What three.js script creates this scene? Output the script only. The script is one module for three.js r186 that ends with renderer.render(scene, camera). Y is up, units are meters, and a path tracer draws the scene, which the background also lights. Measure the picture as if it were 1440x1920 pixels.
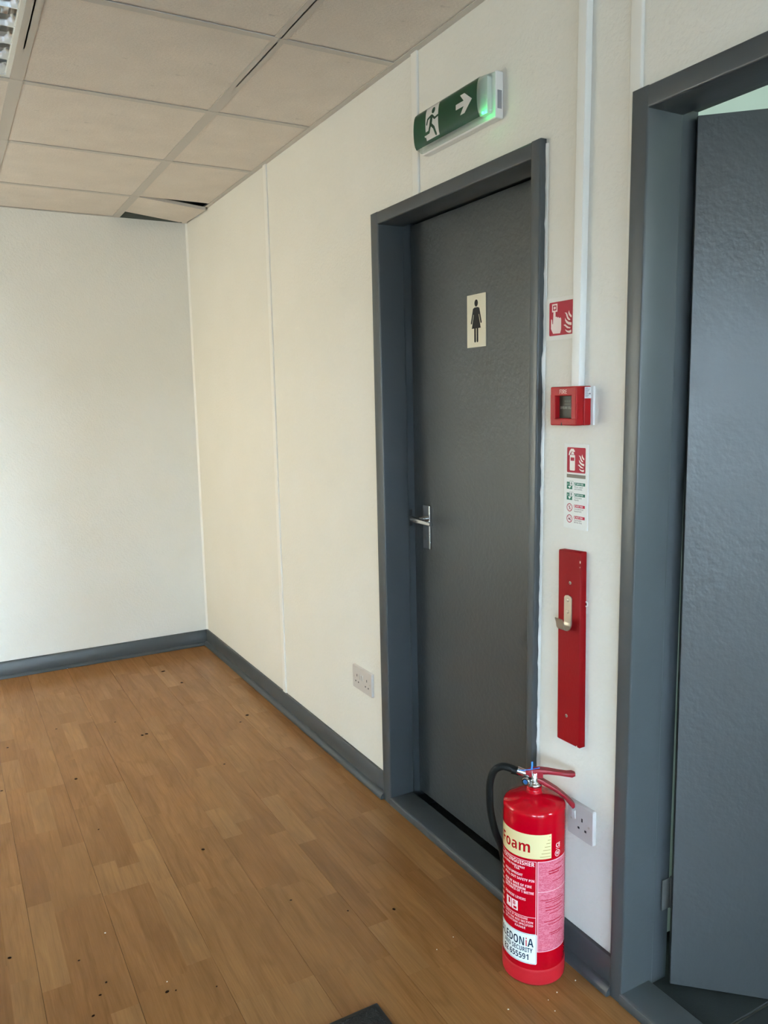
import * as THREE from 'three';
import { mergeGeometries, toCreasedNormals } from 'three/addons/utils/BufferGeometryUtils.js';
import { RoundedBoxGeometry } from 'three/addons/geometries/RoundedBoxGeometry.js';
import { ImprovedNoise } from 'three/addons/math/ImprovedNoise.js';
import { FontLoader } from 'three/addons/loaders/FontLoader.js';
import { TextGeometry } from 'three/addons/geometries/TextGeometry.js';
import { RectAreaLightUniformsLib } from 'three/addons/lights/RectAreaLightUniformsLib.js';

// ------------------------------------------------------------------ camera, sky, light, exposure
// The wall with the doors is the plane x = 0 (room at x < 0), the end wall is z = 0, the floor y = 0.
const scene = new THREE.Scene();
const camera = new THREE.PerspectiveCamera(2 * Math.atan(960 / 1488.53) * 180 / Math.PI, 1440 / 1920, 0.05, 60);
camera.position.set(-1.2560, 1.3640, 4.3817);
camera.rotation.order = 'YXZ';
camera.rotation.set(-0.13805, -0.50676, -0.0204);
camera.updateMatrixWorld();

const SKY = [0.68, 0.96, 1.22];                                  // bright overcast sky on the entrance side
scene.background = new THREE.Color().setRGB(...SKY);
scene.backgroundIntensity = 105.0;
const sun = new THREE.DirectionalLight(new THREE.Color().setRGB(1.0, 0.88, 0.70), 66);   // lights the yard wall that faces the side window
sun.position.set(9, 11, -7); sun.target.position.set(0, 0, 0); sun.castShadow = true; sun.name = 'sun';
Object.assign(sun.shadow.camera, { left: -16, right: 16, top: 16, bottom: -16, near: 0.5, far: 50 }); sun.shadow.mapSize.set(4096, 4096);
scene.add(sun, sun.target);

RectAreaLightUniformsLib.init();
function daylight(name, w, h, [x, y, z], towards, strength, color = SKY) {   // daylight arriving at a glazed opening
  const l = new THREE.RectAreaLight(new THREE.Color().setRGB(...color), strength, w, h);
  l.name = name; l.position.set(x, y, z); l.lookAt(...towards); scene.add(l); return l;
}
daylight('entrance_daylight', 2.0, 1.9, [-1.55, 1.05, 7.56], [-1.55, -0.3, 5.4], 6.0);
daylight('window_daylight', 1.3, 1.45, [-2.72, 1.22, 0.84], [-1.0, 0.5, 0.95], 1.0, [1.10, 0.97, 0.80]);
daylight('side_daylight', 1.3, 1.1, [-2.72, 1.4, 6.3], [-0.9, 0.3, 5.0], 6.0);
daylight('washroom_daylight', 0.8, 0.6, [1.0, 1.7, 6.16], [0.9, 0.9, 4.0], 45.0, [0.86, 1.0, 0.95]);

const renderer = new THREE.WebGLRenderer({ antialias: true });
renderer.toneMapping = THREE.LinearToneMapping;
renderer.toneMappingExposure = 0.51;
renderer.shadowMap.enabled = true;

// ------------------------------------------------------------------ helpers
let seed = 20240607;
const rnd = () => { seed = (seed * 1664525 + 1013904223) >>> 0; return seed / 4294967296; };
const rr = (a, b) => a + (b - a) * rnd();
const noise = new ImprovedNoise();
const fbm = (x, y, o = 4, z = 0.37) => { let s = 0, a = 0.5; for (let i = 0; i < o; i++) { s += a * noise.noise(x, y, z + i * 7.1); x *= 2.03; y *= 2.03; a *= 0.5; } return s; };
const taken = new Map();
function numbered(name) { const n = taken.get(name) ?? 0; taken.set(name, n + 1); return n ? `${name}_${String(n).padStart(3, '0')}` : name; }
function shade(o) { o.castShadow = o.receiveShadow = true; return o; }
function part(name, geometry, material, parent, label) {
  const m = shade(new THREE.Mesh(geometry, material)); m.name = name; parent.add(m);
  if (label) m.userData.label = label;
  return m;
}
function tag(o, label, category, group, kind) {
  o.userData.label = label; o.userData.category = category;
  if (group) o.userData.group = group;
  if (kind) o.userData.kind = kind;
  return o;
}
function thing(name, label, category, [x, y, z] = [0, 0, 0], turn = 0, group, kind) {
  const g = new THREE.Group(); g.name = numbered(name); g.position.set(x, y, z); g.rotation.y = turn; scene.add(g);
  return tag(g, label, category, group, kind);
}
const structure = (name, label, category) => thing(name, label, category, [0, 0, 0], 0, undefined, 'structure');
// box from corner to corner
function bx(x0, x1, y0, y1, z0, z1) { const g = new THREE.BoxGeometry(x1 - x0, y1 - y0, z1 - z0); g.translate((x0 + x1) / 2, (y0 + y1) / 2, (z0 + z1) / 2); return g; }
function rbx(x0, x1, y0, y1, z0, z1, r = 0.002, s = 2) {
  const g = new RoundedBoxGeometry(x1 - x0, y1 - y0, z1 - z0, s, Math.min(r, 0.49 * Math.min(x1 - x0, y1 - y0, z1 - z0)));
  g.translate((x0 + x1) / 2, (y0 + y1) / 2, (z0 + z1) / 2); return g;
}
const merge = (...g) => mergeGeometries(g.flat().map(a => { const b = a.index ? a.toNonIndexed() : a; for (const k of Object.keys(b.attributes)) if (!['position', 'normal', 'uv'].includes(k)) b.deleteAttribute(k); return b; }));
// uv in metres from the place and facing of each triangle
function metres(g, du = 0, dv = 0) {
  const b = g.index ? g.toNonIndexed() : g, p = b.attributes.position, uv = new Float32Array(p.count * 2);
  const A = new THREE.Vector3(), B = new THREE.Vector3(), C = new THREE.Vector3();
  for (let i = 0; i < p.count; i += 3) {
    A.fromBufferAttribute(p, i); B.fromBufferAttribute(p, i + 1); C.fromBufferAttribute(p, i + 2);
    const n = B.clone().sub(A).cross(C.clone().sub(A)), ax = Math.abs(n.x), ay = Math.abs(n.y), az = Math.abs(n.z);
    [A, B, C].forEach((v, k) => {
      const q = ax >= ay && ax >= az ? [v.z, v.y] : ay >= az ? [v.x, v.z] : [v.x, v.y];
      uv[2 * (i + k)] = q[0] + du; uv[2 * (i + k) + 1] = q[1] + dv;
    });
  }
  b.setAttribute('uv', new THREE.BufferAttribute(uv, 2)); return b;
}
// corners of a polygon rounded with radius r
function rounded(pts, r, seg = 3) {
  const out = [], n = pts.length;
  pts.forEach((p, i) => {
    const a = pts[(i + n - 1) % n], b = pts[(i + 1) % n];
    const la = Math.hypot(a[0] - p[0], a[1] - p[1]), lb = Math.hypot(b[0] - p[0], b[1] - p[1]), q = Math.min(r, la * 0.45, lb * 0.45);
    const s = [p[0] + (a[0] - p[0]) / la * q, p[1] + (a[1] - p[1]) / la * q], e = [p[0] + (b[0] - p[0]) / lb * q, p[1] + (b[1] - p[1]) / lb * q];
    for (let k = 0; k <= seg; k++) { const t = k / seg, u = 1 - t; out.push([u * u * s[0] + 2 * u * t * p[0] + t * t * e[0], u * u * s[1] + 2 * u * t * p[1] + t * t * e[1]]); }
  });
  return out;
}
// loft between sections, each a list of [x, y, z] with the same count; ends capped when flat
function loft(sections, cap = true, crease = 0.6) {
  const pos = [], n = sections[0].length;
  const tri = (a, b, c) => pos.push(...a, ...b, ...c);
  for (let s = 0; s + 1 < sections.length; s++) for (let i = 0; i < n; i++) {
    const j = (i + 1) % n, a = sections[s][i], b = sections[s][j], c = sections[s + 1][j], d = sections[s + 1][i];
    tri(a, b, c); tri(a, c, d);
  }
  if (cap) for (const [s, flip] of [[sections[0], true], [sections.at(-1), false]]) {
    const v = s.map(p => new THREE.Vector3(...p)), nrm = new THREE.Vector3();
    for (let i = 0; i < n; i++) nrm.add(v[i].clone().cross(v[(i + 1) % n]));
    const ax = Math.abs(nrm.x), ay = Math.abs(nrm.y), az = Math.abs(nrm.z);
    const flat = v.map(p => ax > ay && ax > az ? new THREE.Vector2(p.y, p.z) : ay > az ? new THREE.Vector2(p.z, p.x) : new THREE.Vector2(p.x, p.y));
    for (const [a, b, c] of THREE.ShapeUtils.triangulateShape(flat, [])) flip ? tri(s[a], s[c], s[b]) : tri(s[a], s[b], s[c]);
  }
  let g = new THREE.BufferGeometry(); g.setAttribute('position', new THREE.Float32BufferAttribute(pos, 3));
  g.computeVertexNormals(); g = toCreasedNormals(g, crease);
  return outward(metres(g));
}
// turn the triangles so that the volume is positive
function outward(g) {
  const p = g.attributes.position, A = new THREE.Vector3(), B = new THREE.Vector3(), C = new THREE.Vector3(); let vol = 0;
  for (let i = 0; i < p.count; i += 3) { A.fromBufferAttribute(p, i); B.fromBufferAttribute(p, i + 1); C.fromBufferAttribute(p, i + 2); vol += A.dot(B.cross(C)); }
  if (vol < 0) {
    for (const k of ['position', 'normal', 'uv']) {
      const a = g.attributes[k]; if (!a) continue; const w = a.itemSize;
      for (let i = 0; i < a.count; i += 3) for (let c = 0; c < w; c++) { const t = a.array[(i + 1) * w + c]; a.array[(i + 1) * w + c] = a.array[(i + 2) * w + c]; a.array[(i + 2) * w + c] = t; }
    }
    g.attributes.normal.array.forEach((v, i, a) => { a[i] = -v; });
  }
  return g;
}
// upright post: section [x, z] at the bottom and at the top
const post = (bottom, top, y0, y1, r = 0.002) => loft([rounded(bottom, r).map(([x, z]) => [x, y0, z]), rounded(top, r).map(([x, z]) => [x, y1, z])]);
// beam along z: section [x, y]
const beamZ = (sec, z0, z1, r = 0.002) => loft([rounded(sec, r).map(([x, y]) => [x, y, z0]), rounded(sec, r).map(([x, y]) => [x, y, z1])]);
// beam along x: section [z, y]
const beamX = (sec, x0, x1, r = 0.002) => loft([rounded(sec, r).map(([z, y]) => [x0, y, z]), rounded(sec, r).map(([z, y]) => [x1, y, z])]);
function cyl(r0, r1, h, x, y, z, axis = 'y', seg = 24) { const g = new THREE.CylinderGeometry(r1, r0, h, seg); if (axis === 'x') g.rotateZ(Math.PI / 2); if (axis === 'z') g.rotateX(Math.PI / 2); g.translate(x, y, z); return g; }
function tube(points, r, seg = 60, rad = 12) { return new THREE.TubeGeometry(new THREE.CatmullRomCurve3(points.map(p => new THREE.Vector3(...p)), false, 'centripetal'), seg, r, rad, false); }

// ------------------------------------------------------------------ textures
function dataMap(w, h, f, srgb = true) {
  const d = new Uint8Array(w * h * 4);
  for (let y = 0; y < h; y++) for (let x = 0; x < w; x++) { const c = f(x / w, y / h), i = 4 * (y * w + x); for (let k = 0; k < 3; k++) d[i + k] = Math.max(0, Math.min(255, Math.round(255 * c[k]))); d[i + 3] = 255; }
  const t = new THREE.DataTexture(d, w, h); t.wrapS = t.wrapT = THREE.RepeatWrapping; t.magFilter = THREE.LinearFilter; t.minFilter = THREE.LinearMipmapLinearFilter; t.generateMipmaps = true;
  if (srgb) t.colorSpace = THREE.SRGBColorSpace;
  t.needsUpdate = true; return t;
}
function rep(t, u, v) { const c = t.clone(); c.repeat.set(u, v); c.needsUpdate = true; return c; }
const tile = (f, s = 1) => (u, v) => {                              // makes f wrap round at the edges
  const a = f(u, v), b = f(u - 1, v), c = f(u, v - 1), d = f(u - 1, v - 1), wu = Math.max(0, (u - 0.8) / 0.2), wv = Math.max(0, (v - 0.8) / 0.2);
  return (a * (1 - wu) + b * wu) * (1 - wv) + (c * (1 - wu) + d * wu) * wv;
};
function canvasMap(w, h, draw) {
  const c = document.createElement('canvas'); c.width = w; c.height = h; const g = c.getContext('2d'); draw(g, w, h);
  const t = new THREE.CanvasTexture(c); t.colorSpace = THREE.SRGBColorSpace; t.anisotropy = 8; return t;
}
const grey = v => [v, v, v];
const stippleMap = dataMap(512, 512, (u, v) => grey(0.5 + 0.55 * tile((a, b) => fbm(a * 26, b * 26, 4))(u, v)), false);         // 1 repeat = 0.25 m
const paintMap = dataMap(512, 512, (u, v) => grey(0.5 + 0.6 * 0.6 * tile((a, b) => fbm(a * 34, b * 30, 3, 1.7) + 0.5 * fbm(a * 7, b * 6, 2, 4.2))(u, v)), false);
const glossMap = dataMap(256, 256, (u, v) => { const n = tile((a, b) => fbm(a * 5, b * 3, 4, 9.3))(u, v); return grey(0.82 + 0.16 * n); }, false);
const pileMap = dataMap(256, 256, (u, v) => grey(0.5 + 0.9 * tile((a, b) => fbm(a * 40, b * 40, 2, 3.3))(u, v)), false);
const woodMap = dataMap(1024, 1024, (u, v) => {                     // 1 repeat = 0.4 m across, 1.2 m along the grain
  const f = tile((a, b) => {
    const warp = fbm(a * 3.1, b * 1.6, 3, 2.2), rings = Math.sin((a * 9 + 2.6 * warp + 1.1 * fbm(a * 2, b * 5, 2, 8.1)) * 6.283);
    const streak = fbm(a * 95, b * 4.5, 3, 5.5), fine = fbm(a * 210, b * 26, 2, 6.5), cloud = fbm(a * 6, b * 4, 3, 7.7);
    const pore = Math.max(0, fbm(a * 160, b * 30, 2, 12.3) - 0.34);
    return -0.034 * Math.max(0, rings) ** 3 + 0.055 * streak + 0.06 * fine + 0.10 * cloud - 0.5 * pore;
  })(u, v);
  return [0.80 + f * 1.0, 0.80 + f * 1.12, 0.80 + f * 1.25];
});
const wallMap = dataMap(512, 512, (u, v) => { const n = tile((a, b) => 0.6 * fbm(a * 3, b * 3, 4, 3.9) + 0.25 * fbm(a * 60, b * 60, 2, 6.1))(u, v); return [0.985 + 0.03 * n, 0.985 + 0.03 * n, 0.98 + 0.04 * n]; });
const boardMap = dataMap(512, 512, (u, v) => {                      // mineral fibre ceiling tile with smudges
  const n = tile((a, b) => fbm(a * 4, b * 4, 4, 5.9))(u, v), f = tile((a, b) => fbm(a * 90, b * 90, 2, 8.9))(u, v), s = Math.max(0, tile((a, b) => fbm(a * 9, b * 16, 3, 14.9))(u, v) - 0.33);
  const k = 0.95 + 0.05 * n + 0.06 * f - 0.9 * s; return [k, k * 0.995, k * 0.985];
});

// ------------------------------------------------------------------ materials
const lin = (r, g, b) => new THREE.Color().setRGB(r, g, b);
const std = o => new THREE.MeshStandardMaterial(o), phy = o => new THREE.MeshPhysicalMaterial(o);
const M = {
  wall: std({ color: lin(0.80, 0.785, 0.73), map: rep(wallMap, 1 / 0.9, 1 / 0.9), roughness: 0.62, bumpMap: rep(stippleMap, 4, 4), bumpScale: 0.0015 }),
  washWall: std({ color: lin(0.72, 0.80, 0.74), roughness: 0.6 }),
  outer: std({ color: lin(0.45, 0.45, 0.43), roughness: 0.8 }),
  batten: std({ color: lin(0.82, 0.81, 0.76), roughness: 0.5 }),
  grey: phy({ color: lin(0.054, 0.062, 0.067), specularIntensity: 0.85, roughness: 0.40, roughnessMap: rep(glossMap, 3, 3), bumpMap: rep(paintMap, 3, 3), bumpScale: 0.0003 }),
  leaf: std({ color: lin(0.050, 0.055, 0.057), roughness: 0.44, roughnessMap: rep(glossMap, 2.2, 2.2), bumpMap: rep(paintMap, 2.5, 2.5), bumpScale: 0.0014 }),
  tileBoard: std({ color: lin(0.76, 0.69, 0.62), map: rep(boardMap, 1 / 0.6, 1 / 0.6), roughness: 0.9, bumpMap: rep(pileMap, 6, 6), bumpScale: 0.0006 }),
  tee: std({ color: lin(0.52, 0.48, 0.43), roughness: 0.55 }),
  deck: std({ color: lin(0.10, 0.11, 0.09), roughness: 0.9 }),
  dark: std({ color: lin(0.012, 0.012, 0.012), roughness: 0.7 }),
  washTile: std({ color: lin(0.022, 0.026, 0.027), roughness: 0.45, bumpMap: rep(paintMap, 4, 4), bumpScale: 0.0006 }),
  grout: std({ color: lin(0.16, 0.16, 0.15), roughness: 0.9 }),
  chrome: std({ color: lin(0.56, 0.56, 0.55), metalness: 1, roughness: 0.18 }),
  brushed: std({ color: lin(0.52, 0.48, 0.41), metalness: 0.85, roughness: 0.42 }),
  hinge: std({ color: lin(0.20, 0.20, 0.19), metalness: 0.6, roughness: 0.45 }),
  plastic: phy({ color: lin(0.82, 0.82, 0.80), roughness: 0.35 }),
  socket: phy({ color: lin(0.56, 0.52, 0.49), roughness: 0.32 }),
  rocker: phy({ color: lin(0.62, 0.60, 0.57), roughness: 0.25 }),
  pvc: phy({ color: lin(0.84, 0.85, 0.82), roughness: 0.4 }),
  red: phy({ color: lin(0.40, 0.001, 0.008), roughness: 0.10, specularIntensity: 0.75 }),
  redBoot: phy({ color: lin(0.46, 0.010, 0.018), roughness: 0.5, specularIntensity: 0.6, bumpMap: rep(pileMap, 4, 4), bumpScale: 0.0003 }),
  redPlastic: phy({ color: lin(0.32, 0.008, 0.010), roughness: 0.42, specularIntensity: 0.4 }),
  redPaint: phy({ color: lin(0.205, 0.002, 0.004), roughness: 0.55, specularIntensity: 0.22, bumpMap: rep(paintMap, 6, 3), bumpScale: 0.0006 }),
  redLever: phy({ color: lin(0.26, 0.006, 0.016), roughness: 0.42, specularIntensity: 0.8 }),
  hose: phy({ color: lin(0.005, 0.006, 0.006), roughness: 0.55, specularIntensity: 0.4 }),
  blue: std({ color: lin(0.03, 0.22, 0.75), roughness: 0.4 }),
  mat: std({ color: lin(0.010, 0.010, 0.010), roughness: 0.9, bumpMap: rep(pileMap, 8, 8), bumpScale: 0.004 }),
  speck: phy({ color: lin(0.018, 0.008, 0.004), roughness: 1, specularIntensity: 0 }),
  chip: std({ color: lin(0.75, 0.70, 0.60), roughness: 0.8 }),
  glass: phy({ color: lin(1, 1, 1), transmission: 1, thickness: 0, roughness: 0.02, ior: 1.5 }),
  upvc: phy({ color: lin(0.80, 0.81, 0.81), roughness: 0.35 }),
  tarmac: std({ color: lin(0.16, 0.16, 0.15), roughness: 0.95 }),
};
const woodTones = [[0.520, 0.250, 0.098], [0.505, 0.238, 0.092], [0.540, 0.266, 0.107], [0.485, 0.225, 0.086], [0.515, 0.244, 0.095], [0.565, 0.288, 0.122], [0.465, 0.214, 0.081]]
  .map(c => phy({ color: lin(c[0] * 0.78, c[1] * 0.75, c[2] * 0.64), map: woodMap, roughness: 0.24, specularIntensity: 0.6 }));

// ------------------------------------------------------------------ the room shell
const H = 2.3323, XL = -2.75, ZR = 7.6, TOP = 2.62, T = 0.12, VOID = H + 0.001;
const frame1 = { zo: [2.106, 2.101], zi: [2.160, 2.148], zoR: [2.889, 2.914], ziR: [2.868, 2.8795], yo: 1.945, yi: 1.908, stop: 0.075, back: [2.130, 2.886], deep: 0.125 };
const frame2 = { zo: [3.172, 3.184], zi: [3.210, 3.227], zoR: [3.990, 3.995], ziR: [3.948, 3.952], yo: 1.953, yi: 1.912, stop: 0.08, back: [3.1975, 3.975], deep: 0.138 };
{
  const w = structure('wall_right', 'cream painted panel wall with two grey doorways and thin vertical joint strips', 'wall');
  part('panelling', metres(merge(
    bx(0, T, 0, VOID, -T, 2.13), bx(0, T, 1.93, VOID, 2.13, 2.886), bx(0, T, 0, VOID, 2.886, 3.1975),
    bx(0, T, 1.935, VOID, 3.1975, 3.975), bx(0, T, 0, VOID, 3.975, ZR + T))), M.wall, w);
  part('void_lining', bx(0, T, VOID, TOP, -T, ZR + T), M.deck, w);
  for (const [z0, z1, y0, y1] of [[1.163, 1.196, 0.088, H], [2.338, 2.370, 1.946, H], [3.165, 3.196, 0.088, H], [4.34, 4.37, 0.088, H], [5.52, 5.55, 0.088, H]])
    part('joint_strip', post([[-0.007, z0], [-0.007, z1], [0.002, z1], [0.002, z0]], [[-0.007, z0], [-0.007, z1], [0.002, z1], [0.002, z0]], y0, y1, 0.003), M.batten, w);
  // ragged ridge of wall paint left against the frame of the closed door
  const ridge = [];
  for (let i = 0; i <= 120; i++) {
    const y = 0.03 + (1.905 * i) / 120, ze = 2.889 + (2.914 - 2.889) * y / 1.945, b = 0.0016 + Math.max(0, 0.004 * noise.noise(y * 22, 3.1, 0.4)) + Math.max(0, 0.004 * noise.noise(y * 60, 9.1, 0.4));
    ridge.push([[-0.0005 - b, y, ze + 0.0003], [-0.0006 - b * 0.8, y, ze + 0.0022], [-0.0012, y, ze + 0.0058], [0.001, y, ze + 0.007], [0.001, y, ze + 0.0003]]);
  }
  part('paint_ridge', loft(ridge), M.batten, w, 'ragged white paint line beside the grey frame');
  part('screw_hole', cyl(0.0042, 0.0042, 0.002, -0.0002, 0.8976, 3.0595, 'x', 16), M.dark, w);
  const rim = new THREE.TorusGeometry(0.0052, 0.0018, 8, 18); rim.rotateY(Math.PI / 2); rim.translate(-0.0005, 0.8972, 3.0602);
  part('filler_ring', rim, M.batten, w);
}
{
  const w = structure('wall_end', 'plain white end wall meeting the door wall in the corner', 'wall');
  part('panelling', metres(bx(XL - T, 0, 0, VOID, -T, 0)), M.wall, w);
  part('void_lining', bx(XL - T, 0, VOID, TOP, -T, 0), M.deck, w);
  part('corner_bead', post([[-0.010, 0], [0, 0.010], [0, 0]].map(p => p), [[-0.010, 0], [0, 0.010], [0, 0]], 0.085, H, 0.001), M.batten, w);
}
const WIN = [{ z0: 0.14, z1: 1.54, y0: 0.45, y1: 2.0 }, { z0: 5.6, z1: 7.0, y0: 0.8, y1: 2.0 }];
{
  const w = structure('wall_left', 'white side wall with the daylight window', 'wall');
  part('panelling', metres(merge(...[[0, WIN[0].z0], [WIN[0].z1, WIN[1].z0], [WIN[1].z1, ZR]].map(([p, q]) => bx(XL - T, XL, 0, TOP, p, q)), ...WIN.flatMap(v => [bx(XL - T, XL, 0, v.y0, v.z0, v.z1), bx(XL - T, XL, v.y1, TOP, v.z0, v.z1)]))), M.wall, w);
  WIN.forEach((v, i) => {
    const f = structure(`window_${i + 1}`, i ? 'white framed window in the side wall near the entrance' : 'white framed window in the side wall near the end wall', 'window');
    const a = 0.05, zm = (v.z0 + v.z1) / 2, x0 = XL - 0.09, x1 = XL - 0.03;
    part('frame', merge(bx(x0, x1, v.y0, v.y0 + a, v.z0, v.z1), bx(x0, x1, v.y1 - a, v.y1, v.z0, v.z1), bx(x0, x1, v.y0, v.y1, v.z0, v.z0 + a), bx(x0, x1, v.y0, v.y1, v.z1 - a, v.z1), bx(x0, x1, v.y0, v.y1, zm - a / 2, zm + a / 2)), M.upvc, f);
    part('sill', rbx(XL - 0.05, XL + 0.06, v.y0 - 0.02, v.y0, v.z0 - 0.04, v.z1 + 0.04, 0.006), M.upvc, f);
    for (const [p, q] of [[v.z0 + a, zm - a / 2], [zm + a / 2, v.z1 - a]]) part('pane', bx(XL - 0.062, XL - 0.060, v.y0 + a, v.y1 - a, p, q), M.glass, f);
  });
}
const ENT = { x0: -2.6, x1: -0.5, y1: 2.05 };
{
  const w = structure('wall_rear', 'white rear wall round the glazed entrance', 'wall');
  part('panelling', metres(merge(bx(XL - T, ENT.x0, 0, TOP, ZR, ZR + T), bx(ENT.x1, 0, 0, TOP, ZR, ZR + T), bx(ENT.x0, ENT.x1, ENT.y1, TOP, ZR, ZR + T))), M.wall, w);
  const d = structure('door_3', 'white framed glazed entrance doors', 'door');
  const a = 0.07, xm = (ENT.x0 + ENT.x1) / 2, z0 = ZR + 0.03, z1 = ZR + 0.09;
  part('frame', merge(bx(ENT.x0, ENT.x0 + 0.05, 0, ENT.y1, z0 - 0.01, z1 + 0.01), bx(ENT.x1 - 0.05, ENT.x1, 0, ENT.y1, z0 - 0.01, z1 + 0.01), bx(ENT.x0, ENT.x1, ENT.y1 - 0.05, ENT.y1, z0 - 0.01, z1 + 0.01)), M.upvc, d);
  for (const [p, q] of [[ENT.x0 + 0.05, xm - 0.002], [xm + 0.002, ENT.x1 - 0.05]]) {
    const l = part('leaf', merge(bx(p, p + a, 0.01, ENT.y1 - 0.05, z0, z1), bx(q - a, q, 0.01, ENT.y1 - 0.05, z0, z1), bx(p, q, 0.01, 0.12, z0, z1), bx(p, q, ENT.y1 - 0.05 - a, ENT.y1 - 0.05, z0, z1), bx(p, q, 0.95, 1.03, z0, z1)), M.upvc, d);
    part('pane', bx(p + a, q - a, 0.12, 0.95, z0 + 0.03, z0 + 0.032), M.glass, l);
    part('pane', bx(p + a, q - a, 1.03, ENT.y1 - 0.05 - a, z0 + 0.03, z0 + 0.032), M.glass, l);
  }
}
// washrooms behind the doors
{
  const w = structure('wall_washroom', 'pale green washroom walls seen over the open grey door', 'wall');
  part('lining', merge(bx(2.05, 2.15, 0, TOP, 1.5, 6.3), bx(T, 2.05, 0, TOP, 1.5, 1.6), bx(T, 2.05, 0, TOP, 3.02, 3.09), bx(T + 0.0005, T + 0.004, 0, TOP, 4.0, 6.2),
    bx(T, 0.6, 0, TOP, 6.2, 6.3), bx(1.4, 2.05, 0, TOP, 6.2, 6.3), bx(0.6, 1.4, 0, 1.4, 6.2, 6.3), bx(0.6, 1.4, 2.0, TOP, 6.2, 6.3)), M.washWall, w);
  const c = structure('ceiling_washroom', 'pale washroom ceiling beyond the open grey door', 'ceiling');
  part('board', bx(T, 2.05, 2.40, 2.42, 1.6, 6.2), M.washWall, c);
  const f = structure('floor_washroom', 'black tiled washroom floor with pale grout beyond the grey doors', 'floor');
  part('grout_bed', bx(0.07, 2.05, -0.05, -0.004, 1.6, 6.2), M.grout, f);
  const tileGeo = rbx(-0.147, 0.147, -0.004, 0.002, -0.147, 0.147, 0.002, 1);
  for (const [za, n, lo, hi] of [[2.2208, 5, 1.62, 3.0], [3.3745, 10, 3.09, 6.1]]) for (let i = -3; i < n; i++) for (let k = 0; k < 6; k++) {
    const z = za + 0.15 + 0.3 * i, x = 0.235 + 0.3 * k;
    if (z - 0.147 < lo - 0.2 || z + 0.147 > hi + 0.2 || x > 1.9) continue;
    const m = part('tile', tileGeo, M.washTile, f); m.position.set(x, -0.001, z);
  }
  for (const z of [2.371, 2.071, 2.671, 3.2245, 3.5245, 3.8245]) { const m = part('tile', rbx(-0.0045, 0.0045, -0.004, 0.002, -0.147, 0.147, 0.001, 1), M.washTile, f); m.position.set(0.0795, -0.001, z); }
  const wd = structure('window_3', 'small white framed washroom window', 'window');
  part('frame', merge(bx(0.6, 1.4, 1.4, 1.45, 6.22, 6.27), bx(0.6, 1.4, 1.95, 2.0, 6.22, 6.27), bx(0.6, 0.65, 1.45, 1.95, 6.22, 6.27), bx(1.35, 1.4, 1.45, 1.95, 6.22, 6.27)), M.upvc, wd);
  part('pane', bx(0.65, 1.35, 1.45, 1.95, 6.24, 6.242), M.glass, wd);
}
// ground outside
{
  const g = structure('ground', 'grey tarmac outside the cabin', 'ground');
  part('tarmac', metres(merge(bx(-30, XL - T, -0.5, -0.35, -20, 30), bx(XL - T, 2.2, -0.5, -0.35, ZR + T, 30), bx(0.15, 2.2, -0.5, -0.35, 6.35, ZR + T), bx(2.2, 30, -0.5, -0.35, -20, 30))), M.tarmac, g);
  const y = structure('wall_yard', 'sunlit cream yard wall facing the side window', 'wall');
  part('render', metres(bx(-6.2, -6.0, -0.4, 5.6, -7, 3.6)), std({ color: lin(0.64, 0.53, 0.38), roughness: 0.9 }), y);
  const n = structure('wall_neighbour', 'brick building across from the entrance', 'wall');
  part('brickwork', metres(bx(-14, 8, -0.4, 2.3, 15, 15.3)), std({ color: lin(0.20, 0.15, 0.12), roughness: 0.9 }), n);
  const k = structure('entrance_canopy', 'flat canopy over the entrance doors', 'canopy');
  part('slab', bx(ENT.x0 - 0.4, ENT.x1 + 0.4, 2.12, 2.24, ZR + T, ZR + T + 2.2), M.outer, k);
  part('eaves', bx(XL - T - 0.9, XL - T, 2.12, 2.2, 4.9, ZR), M.outer, k);
  for (const x of [ENT.x0 - 0.3, ENT.x1 + 0.3]) part('post', bx(x - 0.04, x + 0.04, -0.35, 2.12, ZR + T + 2.08, ZR + T + 2.16), M.outer, k);
  const r = structure('roof', 'flat cabin roof deck above the suspended ceiling', 'roof');
  part('deck', bx(XL - 0.3, 2.4, TOP, TOP + 0.1, -0.3, ZR + 0.3), M.deck, r);
}

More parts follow.
